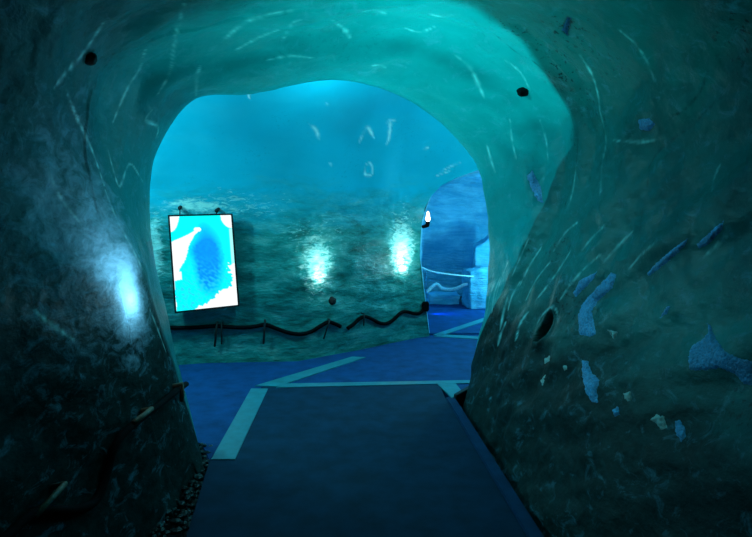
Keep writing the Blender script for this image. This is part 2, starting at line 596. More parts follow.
for i, x in enumerate(X):
    yb = ybx[i]
    yf = 4.25 + 0.33 * x if x < 1.2 else 4.25 + 0.33 * 1.2 + 0.1 * (x - 1.2)
    a, b = yb - yf, ZT - Z0
    if x < 0.555:
        zb = ZB
    elif x > 2.52:
        zb = ZB
    else:
        zb = float(np.interp(x, arch_x, arch_z))
    for q in range(NQ):
        f = q / (NQ - 1)
        # first part up the wall, then over the vault
        if f < 0.42:
            z = max(zb, ZB + (Z0 - ZB) * f / 0.42)
        else:
            z = max(zb, Z0 + b * math.sin(math.pi / 2 * (f - 0.42) / 0.58))
        y = yb if z <= Z0 else yf + a * math.sqrt(max(0, 1 - ((z - Z0) / b) ** 2))
        CG[q, i] = (x, y, z)
# pale tone: light plumes painted over the lamps, frosting round the panel
FROST_GLOW = [(318, 262, 6.2, 0.22, 0.40, 0.7), (402, 245, 6.95, 0.18, 0.45, 0.8), (196, 206, 5.9, 0.38, 0.10, 0.75), (157, 250, 5.9, 0.10, 0.45, 0.8), (240, 205, 6.0, 0.7, 0.22, 0.38), (215, 260, 6.0, 0.5, 0.5, 0.25), (318, 235, 6.2, 0.5, 0.3, 0.35)]
CN = grid_normals(CG)
if CN[60, 150, 1] > 0:
    CN = -CN
for q in range(NQ):
    for i in range(len(X)):
        p = CG[q, i]
        e_ = min(1, max(0, abs(p[0] - 1.55) - 0.95) / 0.55)
        edge = 0.4 + 0.6 * e_ * e_ * (3 - 2 * e_)
        zz = p[2]
        rough_low = min(1, max(0.0, (2.0 - zz) / 0.5))
        dsp = fbm(p, 0.9, 2) * 0.05 + noise.noise(Vector((p[0] * 1.6, p[1] * 1.6, p[2] * 7))) * 0.016 * rough_low \
            + fbm(p, 7.0, 3) * 0.006 * rough_low + noise.noise(Vector(p) * 3.1) * 0.012
        for px, py, sx_, sz_ in ((318, 258, 0.22, 0.4), (402, 240, 0.2, 0.45)):
            c_ = at(px, py, 6.5)
            g = math.exp(-((p[0] - c_.x) / sx_) ** 2 - ((zz - c_.z) / sz_) ** 2)
            if g > 0.05:
                dsp += g * noise.noise(Vector((p[0] * 16, p[1] * 5, zz * 13))) * 0.035
        CG[q, i] = p + CN[q, i] * dsp * edge
        if zz < 1.05 and -0.1 < p[0] < 0.57:
            CG[q, i, 0] += 0.15 * (1 - max(0, zz) / 1.05) ** 1.5 * ((p[0] + 0.1) / 0.67)
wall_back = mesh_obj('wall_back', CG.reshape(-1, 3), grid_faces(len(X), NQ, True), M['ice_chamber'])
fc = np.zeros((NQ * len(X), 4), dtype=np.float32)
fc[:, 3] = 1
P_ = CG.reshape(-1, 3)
for px, py, d_, sx_, sz_, am in FROST_GLOW:
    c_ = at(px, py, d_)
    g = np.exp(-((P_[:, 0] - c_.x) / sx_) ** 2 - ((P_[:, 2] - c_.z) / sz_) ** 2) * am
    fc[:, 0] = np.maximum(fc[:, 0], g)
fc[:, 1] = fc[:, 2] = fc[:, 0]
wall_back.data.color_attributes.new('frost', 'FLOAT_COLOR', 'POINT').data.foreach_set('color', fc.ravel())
setp(wall_back, 'bright turquoise ice wall arching over the chamber', kind='structure')
# left end of the chamber
lend = [tuple(CG[q, 0]) for q in range(0, NQ, 6)] + [(-4.0, 2.9, 3.15), (-4.0, 2.9, ZB)]
o = mesh_obj('wall_side', lend, [tuple(range(len(lend)))], M['ice_chamber'], smooth=False)
setp(o, 'ice wall at the hidden left end of the chamber', kind='structure')

# ------------------------------------------------------------------ passage beyond the arch
pp = [(0.71, ZB), (0.61, 0.5), (0.56, 1.05), (0.58, 1.45), (0.70, 1.80), (0.82, 1.93), (1.02, 2.03), (1.30, 2.13), (1.6, 2.16), (1.95, 2.10),
      (2.25, 1.85), (2.42, 1.45), (2.50, 0.9), (2.52, ZB)]
A0 = np.array([(x, float(np.interp(x, X, ybx)), z) for x, z in pp])
def spread(k, y, zk):
    Q = []
    for x, z in pp:
        Q.append((1.55 + (x - 1.55) * k, y, z * zk if z > 0 else z))
    return np.array(Q)
PS = np.stack([A0, spread(1.0, 7.75, 1.0), spread(1.45, 8.2, 1.12), spread(1.7, 9.3, 1.2), spread(1.6, 10.3, 1.2), spread(1.2, 10.9, 1.0), spread(0.6, 11.1, 0.8)])
PG = catmull(PS, np.linspace(0, 6, 110))
PG = np.swapaxes(catmull(np.swapaxes(PG, 0, 1), np.linspace(0, 13, 170)), 0, 1)
PN = grid_normals(PG)
for j in range(PG.shape[0]):
    amp = min(1, j / 25)
    for i in range(PG.shape[1]):
        p = PG[j, i]
        PG[j, i] = p + PN[j, i] * amp * (fbm(p, 1.2, 3) * 0.06 + noise.noise(Vector((p[0] * 1.5, p[1] * 1.5, p[2] * 9))) * 0.02)
wall_far = mesh_obj('wall_far', PG.reshape(-1, 3), grid_faces(PG.shape[1], PG.shape[0]), M['ice_passage'])
setp(wall_far, 'blue ice walls of the passage beyond the arch', kind='structure')
bk = [tuple(p) for p in PG[-1, ::3]]
o = mesh_obj('wall_end', bk, [tuple(range(len(bk)))], M['ice_passage'], smooth=False)
setp(o, 'flat blue ice face closing the far passage', kind='structure')

# ------------------------------------------------------------------ floor, carpets, strips
def slab(name, pts, z0, z1, mat, parent=None, bev=0.008, smooth=False):
    bm = bmesh.new()
    vs = [bm.verts.new((p[0], p[1], z1)) for p in pts]
    f = bm.faces.new(vs)
    r = bmesh.ops.extrude_face_region(bm, geom=[f])
    for v in [g for g in r['geom'] if isinstance(g, bmesh.types.BMVert)]:
        v.co.z = z0
    bmesh.ops.recalc_face_normals(bm, faces=bm.faces)
    if bev:
        es = [e for e in bm.edges if all(abs(v.co.z - z1) < 1e-6 for v in e.verts)]
        bmesh.ops.bevel(bm, geom=es, offset=bev, segments=2, affect='EDGES')
    return bm_obj(name, bm, mat, parent)


def fl(px, py):
    p = on_floor(px, py)
    return (p.x, p.y)


gx, gy = np.meshgrid(np.linspace(-5, 5, 150), np.linspace(-3, 12, 220))
gv = [(x, y, ZB + 0.012 * noise.noise(Vector((x * 5, y * 5, 0)))) for x, y in zip(gx.ravel(), gy.ravel())]
floor = mesh_obj('floor', gv, grid_faces(150, 220), M['ground'])
setp(floor, 'dark wet ground under the carpets', kind='structure')

# the long carpet of the tunnel
c_bl, c_br = fl(210, 461), fl(262, 386)
c_r1, c_r0 = fl(455, 397), fl(545, 537)
dx = (c_r0[0] - c_r1[0]) / (c_r0[1] - c_r1[1])
r_far = (c_r1[0], c_r1[1])
r_near = (c_r1[0] + dx * (-2.3 - c_r1[1]), -2.3)
wb = 0.085
run = [(-1.0, -2.3), (r_near[0] - wb, -2.3), (r_far[0] - wb, r_far[1]), fl(440, 384), fl(262, 386.5), fl(209, 461), (fl(186, 536)[0], fl(186, 536)[1])]
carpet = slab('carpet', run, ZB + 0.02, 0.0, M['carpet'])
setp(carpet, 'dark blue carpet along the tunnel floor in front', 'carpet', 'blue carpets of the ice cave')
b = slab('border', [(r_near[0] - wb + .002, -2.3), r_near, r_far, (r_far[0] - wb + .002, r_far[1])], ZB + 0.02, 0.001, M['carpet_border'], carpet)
b['label'] = 'lighter blue edge along the right side'

ch = [fl(209, 462), fl(262, 387), fl(440, 384.5), fl(453, 398.5), fl(463, 394), (0.90, 5.05), (1.0, 5.08), (2.4, 5.2), (2.4, 6.5), (1.5, 7.25), (0.70, 7.2), (0.25, 6.82), (-0.22, 6.4), (-0.85, 5.92),
      (-1.83, 5.85), (-3.2, 5.4), (-3.8, 4.6), (-3.3, 3.9), (-1.7, 4.0), (-1.22, 3.75)]
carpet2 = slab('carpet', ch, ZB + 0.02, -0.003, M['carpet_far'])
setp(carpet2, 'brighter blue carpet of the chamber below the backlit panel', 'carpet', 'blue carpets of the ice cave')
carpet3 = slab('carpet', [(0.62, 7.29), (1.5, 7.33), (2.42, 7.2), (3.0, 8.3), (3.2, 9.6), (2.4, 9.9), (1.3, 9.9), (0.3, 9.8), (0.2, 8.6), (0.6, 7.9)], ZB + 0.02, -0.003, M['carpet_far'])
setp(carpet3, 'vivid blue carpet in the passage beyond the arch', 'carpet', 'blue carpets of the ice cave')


def strip(pxs, label):
    pts = [fl(*p) for p in pxs]
    o = slab('floor_strip', pts, -0.004, 0.006, M['strip'], bev=0.002)
    setp(o, label, 'strip', 'turquoise floor strips')
    return o


strip([(211, 460), (235, 460), (268, 389), (251, 389)], 'broad turquoise floor strip running along the left edge of the dark carpet')
strip([(255, 386), (277, 387), (366, 357.5), (352, 357)], 'slanting turquoise floor strip reaching the foot of the ice wall')
strip([(276, 388), (471, 383.5), (471, 380.5), (284, 384)], 'thin turquoise floor strip crossing the whole carpet')
strip([(437, 384), (456, 384), (463, 393), (452, 398.5)], 'short turquoise floor strip end beside the dark right wall')
strip([(433, 335), (441, 336), (486, 321), (484, 318)], 'far slanting turquoise floor strip near the arch')
strip([(434, 336.5), (479, 339.5), (479, 337), (443, 334.5)], 'far crosswise turquoise floor strip near the arch')

# wooden kerb at the carpet corner
kb = slab('kerb_board', [fl(456, 399), fl(454, 397), fl(471, 387), fl(474, 389.5)], ZB + 0.02, 0.03, M['peg'], bev=0.004)
setp(kb, 'short black kerb board where the carpet meets the right wall', 'board')

# ------------------------------------------------------------------ ray helpers on the finished walls
def bvh_of(o):
    me = o.data
    return BVHTree.FromPolygons([v.co for v in me.vertices], [tuple(p.vertices) for p in me.polygons])


BV = {o.name: bvh_of(o) for o in (wall_left, wall_right, ceiling, wall_back, wall_far)}


def hit(px, py, walls):
    best = None
    for w in walls:
        loc, nrm, idx, d = BV[w.name].ray_cast(CAM, ray(px, py).normalized())
        if loc is not None and (best is None or d < best[2]):
            if nrm.dot(CAM - loc) < 0:
                nrm = -nrm
            best = (loc, nrm, d)
    return best


TUN = [wall_left, ceiling, wall_right]


def inside(poly, x, y):
    c = False
    n = len(poly)
    for i in range(n):
        x1, y1 = poly[i]
        x2, y2 = poly[(i + 1) % n]
        if (y1 > y) != (y2 > y) and x < (x2 - x1) * (y - y1) / (y2 - y1) + x1:
            c = not c
    return c


def edge_dist(poly, x, y):
    best = 1e9
    n = len(poly)
    for i in range(n):
        x1, y1 = poly[i]
        x2, y2 = poly[(i + 1) % n]
        L = (x2 - x1) ** 2 + (y2 - y1) ** 2
        t = max(0, min(1, ((x - x1) * (x2 - x1) + (y - y1) * (y2 - y1)) / L))
        best = min(best, math.hypot(x - x1 - t * (x2 - x1), y - y1 - t * (y2 - y1)))
    return best


def crust(poly, walls, parent, mat, h=0.02, step=1.2, label=None, name='frost_patch'):
    """a raised crust of frost sitting on the wall, edges sunk into it"""
    xs = [p[0] for p in poly]
    ys = [p[1] for p in poly]
    x0, x1, y0, y1 = min(xs) - 2, max(xs) + 2, min(ys) - 2, max(ys) + 2
    nx = max(3, int((x1 - x0) / step) + 1)
    ny = max(3, int((y1 - y0) / step) + 1)
    idx, verts, faces = {}, [], []
    for j in range(ny):
        for i in range(nx):
            x = x0 + (x1 - x0) * i / (nx - 1)
            y = y0 + (y1 - y0) * j / (ny - 1)
            s = edge_dist(poly, x, y) * (1 if inside(poly, x, y) else -1)
            s += 1.3 * noise.noise(Vector((x * 0.35, y * 0.35, 3)))
            if s < -1.8:
                continue
            h_ = hit(x, y, walls)
            if h_ is None:
                continue
            t = max(-1, min(1, s / 3.0))
            z = h * (t * 0.75 if t > 0 else t) + 0.006 * noise.noise(Vector((x * 0.8, y * 0.4, 1))) * (t > 0.2)
            idx[(i, j)] = len(verts)
            verts.append(h_[0] + h_[1] * z)
    for (i, j) in list(idx):
        q = [(i, j), (i + 1, j), (i + 1, j + 1), (i, j + 1)]
        if all(k in idx for k in q):
            faces.append(tuple(idx[k] for k in q))
    if not faces:
        return None
    o = mesh_obj(name, verts, faces, mat, parent)
    if label:
        o['label'] = label
    return o


GLINT_CRACKS = {}


def glint_crack(path, walls, parent, r=0.008, channel=0, r0=0.3, per=24):
    """a fracture line inside the ice of a wall: stored, then written into the wall meshes"""
    P = np.array(path, float)
    t = np.linspace(0, len(P) - 1, (len(P) - 1) * per + 1)
    for k, (x, y) in enumerate(catmull(P, t)):
        h_ = hit(x, y, walls)
        if h_ is None:
            continue
        f = k / (len(t) - 1)
        rr = r * (r0 + (1 - r0) * math.sin(math.pi * f) ** 0.7) * (0.8 + 0.5 * noise.noise(Vector((x * .3, y * .3, 5))))
        st = 0.45 + 0.9 * noise.noise(Vector((x * .15, y * .15, 9)))
        GLINT_CRACKS.setdefault(channel, []).append((h_[0], max(rr, 0.004), st))


def write_glint_cracks(walls):
    trees = {}
    for ch_, lst in GLINT_CRACKS.items():
        kd = KDTree(len(lst))
        for k, v in enumerate(lst):
            kd.insert(v[0], k)
        kd.balance()
        trees[ch_] = kd
    for w in walls:
        me = w.data
        n = len(me.vertices)
        val = np.zeros((n, 4), dtype=np.float32)
        val[:, 3] = 1
        for ch_, kd in trees.items():
            lst = GLINT_CRACKS[ch_]
            for k, v in enumerate(me.vertices):
                co, ix, d = kd.find(v.co)
                if d < 0.08:
                    r_ = lst[ix][1] * 1.3
                    val[k, ch_] = math.exp(-(d / r_) ** 2) * max(0.1, min(0.9, lst[ix][2]))
        if w.name == 'wall_left':        # glow painted pale round the corner lamp
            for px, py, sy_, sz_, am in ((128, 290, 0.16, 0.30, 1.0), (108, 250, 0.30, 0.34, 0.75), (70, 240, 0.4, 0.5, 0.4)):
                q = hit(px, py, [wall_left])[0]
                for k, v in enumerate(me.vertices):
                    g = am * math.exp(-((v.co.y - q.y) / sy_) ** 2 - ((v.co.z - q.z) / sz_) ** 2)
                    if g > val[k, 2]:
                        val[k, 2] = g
        me.color_attributes.new('vein', 'FLOAT_COLOR', 'POINT').data.foreach_set('color', val.ravel())


# --- right wall: reflections painted as raised blue patches and pale chips
R = [wall_right, ceiling]
patches = [
    ([(689, 351), (694, 344), (703, 339), (708, 333), (707, 323), (711, 326), (716, 339), (725, 351), (737, 357), (755, 362), (755, 386), (744, 384), (735, 374), (720, 368), (705, 371), (690, 370), (688, 361)],
     'big fishtail shaped blue frost patch'),
    ([(579, 334), (578, 315), (583, 303), (597, 287), (611, 273), (617, 274), (612, 289), (598, 301), (592, 312), (594, 323), (596, 335), (589, 337)], 'bent blue frost patch'),
    ([(582, 360), (588, 361), (592, 373), (600, 380), (597, 390), (598, 403), (592, 402), (585, 391), (582, 375)], 'upright blue frost patch'),
    ([(675, 421), (680, 420), (685, 428), (686, 438), (681, 442), (675, 432)], 'small oval blue frost patch'),
    ([(573, 293), (580, 280), (592, 274), (598, 270), (594, 279), (584, 289), (576, 297)], None),
    ([(647, 274), (655, 264), (672, 249), (688, 238), (686, 245), (670, 260), (654, 273), (648, 277)], 'slanting blue frost streak'),
    ([(697, 244), (712, 230), (724, 220), (722, 230), (708, 245), (699, 249)], None),
    ([(659, 319), (666, 307), (671, 305), (667, 314)], None),
    ([(612, 411), (618, 405), (620, 415), (615, 417)], None),
    ([(638, 120), (648, 118), (655, 124), (650, 131), (640, 130)], None),
    ([(562, 30), (567, 17), (571, 18), (567, 35)], None),
    ([(527, 176), (532, 170), (540, 185), (543, 203), (537, 200), (531, 188)], None),
]
for poly, lab in patches:
    crust(poly, R, wall_right, M['frost'], 0.012, 1.1, lab)
for poly in [[(650, 420), (657, 414), (664, 416), (667, 428), (661, 430), (655, 422)],
             [(563, 366), (567, 365), (568, 370), (564, 371)], [(544, 359), (549, 356), (550, 361), (545, 364)],
             [(623, 394), (630, 391), (632, 399), (627, 402)], [(540, 380), (546, 374), (543, 386)],
             [(608, 330), (618, 332), (614, 340)]]:
    crust(poly, R, wall_right, M['frost_pale'], 0.012, 0.8, name='frost_chip')
# pale rim of the bored hole
glint_crack([(536, 344), (535, 334), (538, 322), (545, 312), (553, 307), (557, 312), (558, 322)], R, wall_right, 0.008)
# glints painted along the scallop edges
for path, r in [([(580, 55), (592, 75), (598, 95), (600, 112)], 0.010), ([(600, 112), (606, 140), (602, 165), (600, 200)], 0.009),
                ([(455, 55), (470, 68), (480, 88), (484, 98)], 0.012), ([(487, 145), (491, 160), (495, 172)], 0.014),
                ([(486, 318), (489, 300), (494, 284)], 0.010), ([(498, 345), (501, 334), (506, 322)], 0.016), ([(495, 300), (500, 282), (508, 262)], 0.008),
                ([(512, 276), (520, 258), (528, 240)], 0.007), ([(526, 300), (536, 280), (550, 262)], 0.007), ([(582, 250), (592, 238), (604, 226)], 0.008),
                ([(630, 268), (642, 254), (656, 242)], 0.006), ([(554, 250), (566, 232), (578, 222)], 0.007), ([(540, 120), (546, 140), (548, 160)], 0.006),
                ([(510, 120), (512, 140), (516, 158)], 0.008), ([(505, 60), (520, 72), (530, 90)], 0.006), ([(620, 30), (640, 50), (655, 80)], 0.006),
                ([(576, 165), (573, 190), (567, 210)], 0.008), ([(612, 140), (640, 142), (665, 137)], 0.007),
                ([(536, 300), (548, 285), (560, 268), (570, 252)], 0.010), ([(520, 285), (530, 265), (541, 248)], 0.010),
                ([(508, 310), (512, 296), (520, 282)], 0.012), ([(500, 330), (504, 310), (508, 296)], 0.014),
                ([(492, 312), (494, 295), (500, 278)], 0.012), ([(516, 340), (520, 324), (528, 312)], 0.012),
                ([(604, 262), (618, 246), (632, 232)], 0.008), ([(700, 260), (715, 247), (727, 235)], 0.008),
                ([(560, 300), (570, 285), (585, 268), (600, 255)], 0.008), ([(720, 165), (714, 178), (712, 190)], 0.006)]:
    glint_crack(path, R, wall_right, r)

for path, r in [([(722, 96), (705, 112), (692, 126), (676, 137), (660, 150), (650, 166), (647, 188), (642, 214), (640, 232)], 0.005),
                ([(497, 36), (516, 52), (534, 62), (550, 78), (562, 98), (572, 118), (577, 136)], 0.005),
                ([(578, 140), (576, 165), (570, 190), (562, 214)], 0.004), ([(668, 118), (684, 110), (700, 92), (708, 70)], 0.003)]:
    glint_crack(path, R, wall_right, r, 1)
# --- glint streaks painted on the vault and left reveal
for path, r in [([(222, 42), (240, 26), (262, 16), (298, 9)], 0.016), ([(236, 50), (258, 38), (278, 30)], 0.010), ([(268, 60), (290, 56), (312, 58)], 0.010),
                ([(283, 40), (292, 24), (300, 20)], 0.008), ([(332, 20), (345, 30), (350, 38)], 0.012), ([(362, 12), (375, 10), (386, 14)], 0.018),
                ([(430, 14), (442, 17), (452, 15)], 0.014), ([(372, 66), (380, 65), (386, 68)], 0.014), ([(200, 66), (197, 78), (196, 96)], 0.010),
                ([(405, 28), (420, 32), (436, 26)], 0.008)]:
    glint_crack(path, TUN, ceiling, r)
for path, r in [([(184, 4), (179, 22), (174, 46), (170, 72), (158, 94)], 0.008), ([(145, 50), (140, 68), (130, 84), (123, 98), (113, 122)], 0.009),
                ([(152, 110), (146, 120), (158, 127), (156, 138)], 0.009), ([(108, 150), (114, 172), (120, 186), (130, 164), (144, 184)], 0.008),
                ([(54, 88), (68, 70), (82, 55), (104, 22)], 0.014), ([(66, 90), (78, 120), (92, 150), (104, 185)], 0.010),
                ([(105, 190), (118, 222), (132, 248), (143, 270)], 0.010), ([(48, 170), (62, 200), (82, 225)], 0.010),
                ([(34, 310), (52, 325), (74, 340)], 0.012), ([(150, 310), (158, 330), (166, 352)], 0.009)]:
    glint_crack(path, TUN, wall_left, r)
# --- white glints painted onto the chamber wall
for path, r in [([(359, 143), (364, 132), (368, 128), (374, 138)], 0.018), ([(386, 124), (390, 121), (389, 138), (386, 145)], 0.017), ([(390, 121), (396, 120)], 0.012),
                ([(309, 124), (316, 130), (319, 140)], 0.014), ([(366, 164), (371, 164), (372, 174), (365, 174), (366, 164)], 0.012),
                ([(243, 90), (248, 89), (249, 98)], 0.014), ([(423, 149), (430, 147)], 0.012), ([(440, 172), (452, 166), (460, 163)], 0.010),
                ([(436, 176), (444, 173), (450, 171)], 0.008), ([(326, 103), (328, 105)], 0.012), ([(329, 163), (332, 165)], 0.010)]:
    glint_crack(path, [wall_back], wall_back, r)
write_glint_cracks(TUN + [wall_back])


# ------------------------------------------------------------------ stones frozen in the walls
def stone(px, py, walls, rx, ry, label, sink=0.4):
    h_ = hit(px, py, walls)
    loc, nrm = h_[0], h_[1]
    bm = bmesh.new()
    bmesh.ops.create_icosphere(bm, subdivisions=3, radius=1.0)
    sd = Vector((1, 0, 0))
    for v in bm.verts:
        k = 1 + 0.28 * noise.noise(v.co * 1.3 + Vector((px, py, 0))) + 0.08 * noise.noise(v.co * 4)
        v.co = Vector((v.co.x * rx * k, v.co.y * min(rx, ry) * k, v.co.z * ry * k))
    o = bm_obj('stone', bm, M['stone'], smooth=True)
    o.location = loc + nrm * (min(rx, ry) * 0.2)
    setp(o, label, 'stone')
    return o


px2m = lambda px, d: px / F * d
stone(524, 91, [ceiling, wall_right], 0.046, 0.034, 'black stone frozen in the smooth ice right of the tunnel mouth')
stone(89, 58, TUN, 0.032, 0.032, 'dark stone frozen in the upper left tunnel wall')
stone(332, 301, [wall_back], 0.045, 0.045, 'small round dark stone in the ice wall above the hose')

# ------------------------------------------------------------------ backlit panel
def panel():
    tl, tr, br, bl = (168, 215), (232.5, 213.5), (239.5, 306), (175, 313)
    # the panel leans off the wall: find the wall behind the corners
    cs = []
    for p in (tl, tr, br, bl):
        h_ = hit(p[0], p[1], [wall_back])
        cs.append(h_[2] * ray(*p).normalized().y)
    dl = min(cs[0], cs[3]) - 0.12
    dr = min(cs[1], cs[2]) - 0.10
    TL, TR, BR, BL = at(*tl, dl), at(*tr, dr), at(*br, dr), at(*bl, dl)
    root = empty('backlit_panel', (BL + BR) / 2)
    setp(root, 'brightly backlit picture panel of a blue ice tunnel on the chamber wall', 'picture')
    nrm = (TR - TL).cross(BL - TL).normalized()
    if nrm.y > 0:
        nrm = -nrm

    def bil(u, v, off=0.0):
        return TL * (1 - u) * (1 - v) + TR * u * (1 - v) + BR * u * v + BL * (1 - u) * v + nrm * off
    # box body
    v = [bil(0, 0, 0), bil(1, 0, 0), bil(1, 1, 0), bil(0, 1, 0), bil(0, 0, -0.05), bil(1, 0, -0.05), bil(1, 1, -0.05), bil(0, 1, -0.05)]
    f = [(0, 1, 2, 3), (7, 6, 5, 4), (0, 4, 5, 1), (1, 5, 6, 2), (2, 6, 7, 3), (3, 7, 4, 0)]
    mesh_obj('light_box', v, f, M['frame'], root, smooth=False)
    # thin frame: 4 mitred bars in one ring
    w = 0.016
    W, H = (TR - TL).length, (BL - TL).length
    a, b_ = w / W, w / H
    outer = [(0, 0), (1, 0), (1, 1), (0, 1)]
    inner = [(a, b_), (1 - a, b_), (1 - a, 1 - b_), (a, 1 - b_)]
    vs = [bil(u, v_, 0.0) for u, v_ in outer] + [bil(u, v_, 0.014) for u, v_ in outer] + [bil(u, v_, 0.014) for u, v_ in inner] + [bil(u, v_, 0.0) for u, v_ in inner]
    fs = []
    for k in range(4):
        k2 = (k + 1) % 4
        fs += [(k, k2, 4 + k2, 4 + k), (4 + k, 4 + k2, 8 + k2, 8 + k), (8 + k, 8 + k2, 12 + k2, 12 + k)]
    mesh_obj('frame', vs, fs, M['frame'], root, smooth=False)
    # picture sheet with its printed image
    nx, ny = 110, 160
    vs, cols = [], []
    for j in range(ny):
        for i in range(nx):
            u, v_ = i / (nx - 1), j / (ny - 1)
            vs.append(bil(a + u * (1 - 2 * a), b_ + v_ * (1 - 2 * b_), 0.004))
            n1 = noise.noise(Vector((u * 5, v_ * 7, 1)))
            n2 = noise.noise(Vector((u * 16 + v_ * 10, v_ * 34 - u * 14, 2)))
            c = np.array((0.0, 1.0, 1.0))
            # deep blue tunnel
            e = math.hypot((u - 0.56 - 0.02 * n1) / 0.30, (v_ - 0.47) / 0.42) + 0.10 * n1 + 0.10 * n2 * (v_ > .3)
            k = max(0, min(1, (1.05 - e) / 0.5))
            c = c * (1 - k) + np.array((0.0, 0.30 + 0.05 * n2, 0.92)) * k
            if v_ > 0.4:
                k2 = max(0, min(1, (n2 + 0.15) * 1.6)) * min(1, (v_ - 0.4) * 3) * 0.8
                c = c * (1 - k2) + np.array((0.02, 0.62, 0.95)) * k2
            # white areas
            s = 0.0
            lo = 0.265 - (u / 0.45) * 0.13 + 0.012 * n1
            right = float(np.interp(v_, [0.12, 0.16, 0.20, 0.30, 0.40, 0.50, 0.58, 0.62], [0.46, 0.45, 0.36, 0.29, 0.25, 0.16, 0.10, 0.0])) + 0.025 * n1 + 0.02 * n2
            if u < right and v_ > lo:
                s = 1
            if math.hypot((u - 0.43) / 0.06, (v_ - 0.145) / 0.025) < 1:
                s = 1
            if u < 0.12 and 0.58 < v_ < 0.68 + 0.04 * n1:
                s = 1
            if math.hypot(u * 1.0 / 0.15, v_ / 0.16) < 1 + 0.2 * n1 or math.hypot((1 - u) / 0.17, v_ / 0.14) < 1 + 0.2 * n1:
                s = 1
            edge = 0.92 - max(0, (v_ - 0.76)) * 2.4 + 0.06 * n1 + 0.09 * n2
            if (u > edge and v_ > 0.52 + 0.04 * n1):
                s = 1
            if u > 0.95 and v_ > 0.15:
                s = max(s, 0.4)
            if v_ > 0.95 + 0.02 * n1 and u > 0.55:
                s = 1
            c = c * (1 - s) + np.array((0.93, 1.0, 1.0)) * s
            cols.append((*c, 1.0))
    o = mesh_obj('picture', vs, grid_faces(nx, ny), M['picture'], root, smooth=False)
    at_ = o.data.color_attributes.new('print', 'FLOAT_COLOR', 'POINT')
    at_.data.foreach_set('color', np.array(cols, dtype=np.float32).ravel())
    # dark nail stubs that hold it
    for px, py in ((180.5, 207), (218.5, 209)):
        h_ = hit(px, py, [wall_back])
        p0 = h_[0] - h_[1] * 0.03
        p1 = h_[0] + h_[1] * 0.10
        v_, f_ = tube_mesh([p0, p0.lerp(p1, .5), p1, p1 + h_[1] * 0.012], [0.018, 0.018, 0.022, 0.012], 8)
        hp = mesh_obj('hanging_peg', v_, f_, M['peg'], root)
        q = p1.copy()
        e_ = Vector((q.x, q.y, bil((px - 168) / 64, 0).z - 0.01))
        v_, f_ = tube_mesh([q, q.lerp(e_, .5), e_], [0.006] * 3, 6)
        bpy.context.view_layer.update()
        mesh_obj('hanging_wire', v_, f_, M['peg'], hp)
    return root, nrm, (TL + BR) / 2


m, nt, b = new_mat('backlit_print')
va = nt.nodes.new('ShaderNodeVertexColor')
va.layer_name = 'print'
nt.links.new(va.outputs['Color'], b.inputs['Emission Color'])
b.inputs['Emission Strength'].default_value = 1.1
b.inputs['Base Color'].default_value = (0.02, 0.02, 0.02, 1)
b.inputs['Roughness'].default_value = 0.3
M['picture'] = m
panel_root, panel_n, panel_c = panel()

# ------------------------------------------------------------------ hoses and pegs
def hose(pxs, walls, r, off, label, mat='hose', extra=None):
    pts = []
    for px, py in pxs:
        h_ = hit(px, py, walls)
        if h_:
            pts.append(h_[0] + h_[1] * off)
    if extra:
        pts = [Vector(p) for p in extra] + pts
    sp = smooth_path(pts, 7)
    v, f = tube_mesh(sp, r, 10)
    o = mesh_obj('hose', v, f, M[mat])
    setp(o, label, 'hose', 'black hoses on the ice walls')
    return o, sp


hose([(90, 328), (125, 329), (158, 327), (175, 327), (192, 327), (206, 325.5), (216, 325), (226, 326), (242, 327), (255, 326), (265, 324.5), (276, 328), (288, 332), (300, 333.5), (310, 331), (320, 325.5), (327, 322), (333, 323), (339, 326)],
     [wall_back], 0.022, 0.03, 'long black hose sagging along the chamber wall under the panel')
hose([(346, 327.5), (352, 323.5), (358, 318), (364, 316), (371, 318.5), (378, 323), (385, 323.5), (392, 319.5), (399, 313), (405, 311.5), (413, 313.5), (419, 312.5), (424, 306), (428, 301)],
     [wall_back], 0.022, 0.03, 'short wavy black hose climbing to the corner of the chamber wall')
hose([(183, 385), (172, 392), (160, 402), (139, 418), (120, 434), (110, 450), (105, 468), (98, 490), (88, 505), (70, 511), (50, 511), (34, 512), (18, 522), (4, 536), (-12, 548)],
     [wall_left], 0.020, 0.02, 'black hose drooping along the dark left tunnel wall')


def peg(px0, py0, px1, py1, walls, r, label, mat='peg', out=0.05):
    """a peg driven into the wall at its upper end, its lower end standing off"""
    a = hit(px0, py0, walls)
    b_ = hit(px1, py1, walls)
    p0 = a[0] - a[1] * 0.05
    p1 = a[0] + a[1] * 0.055
    p2 = b_[0] + b_[1] * out
    v, f = tube_mesh([p0, p1, p1.lerp(p2, .5), p2, p2 + (p2 - p1).normalized() * 0.004], [r, r, r, r, r * .6], 8)
    o = mesh_obj('peg', v, f, M[mat])
    setp(o, label, 'peg', 'pegs holding the hoses')
    return o


WB = [wall_back]
peg(217.5, 322, 215.5, 345, WB, 0.012, 'long dark peg hanging under the hose below the panel')
peg(222.5, 323, 222.5, 343, WB, 0.009, 'thin dark peg just right of the long peg below the panel')
peg(265, 320, 263.5, 342, WB, 0.011, 'dark peg under the hose crest midway along the chamber wall')
peg(328, 319, 322, 338, WB, 0.009, 'slanting dark peg under the broken end of the long hose')
peg(361, 313, 361, 325, WB, 0.008, 'short dark peg under the first crest of the wavy hose')
peg(173, 386, 177, 402, [wall_left], 0.015, 'brown wooden peg near the hidden top end of the left hose', 'wood', 0.03)
peg(142, 411, 128, 424, [wall_left], 0.014, 'brown wooden peg halfway down the left hose', 'wood', 0.03)
peg(52, 487, 28, 518, [wall_left], 0.013, 'brown wooden peg at the lowest bend of the left hose', 'wood', 0.03)

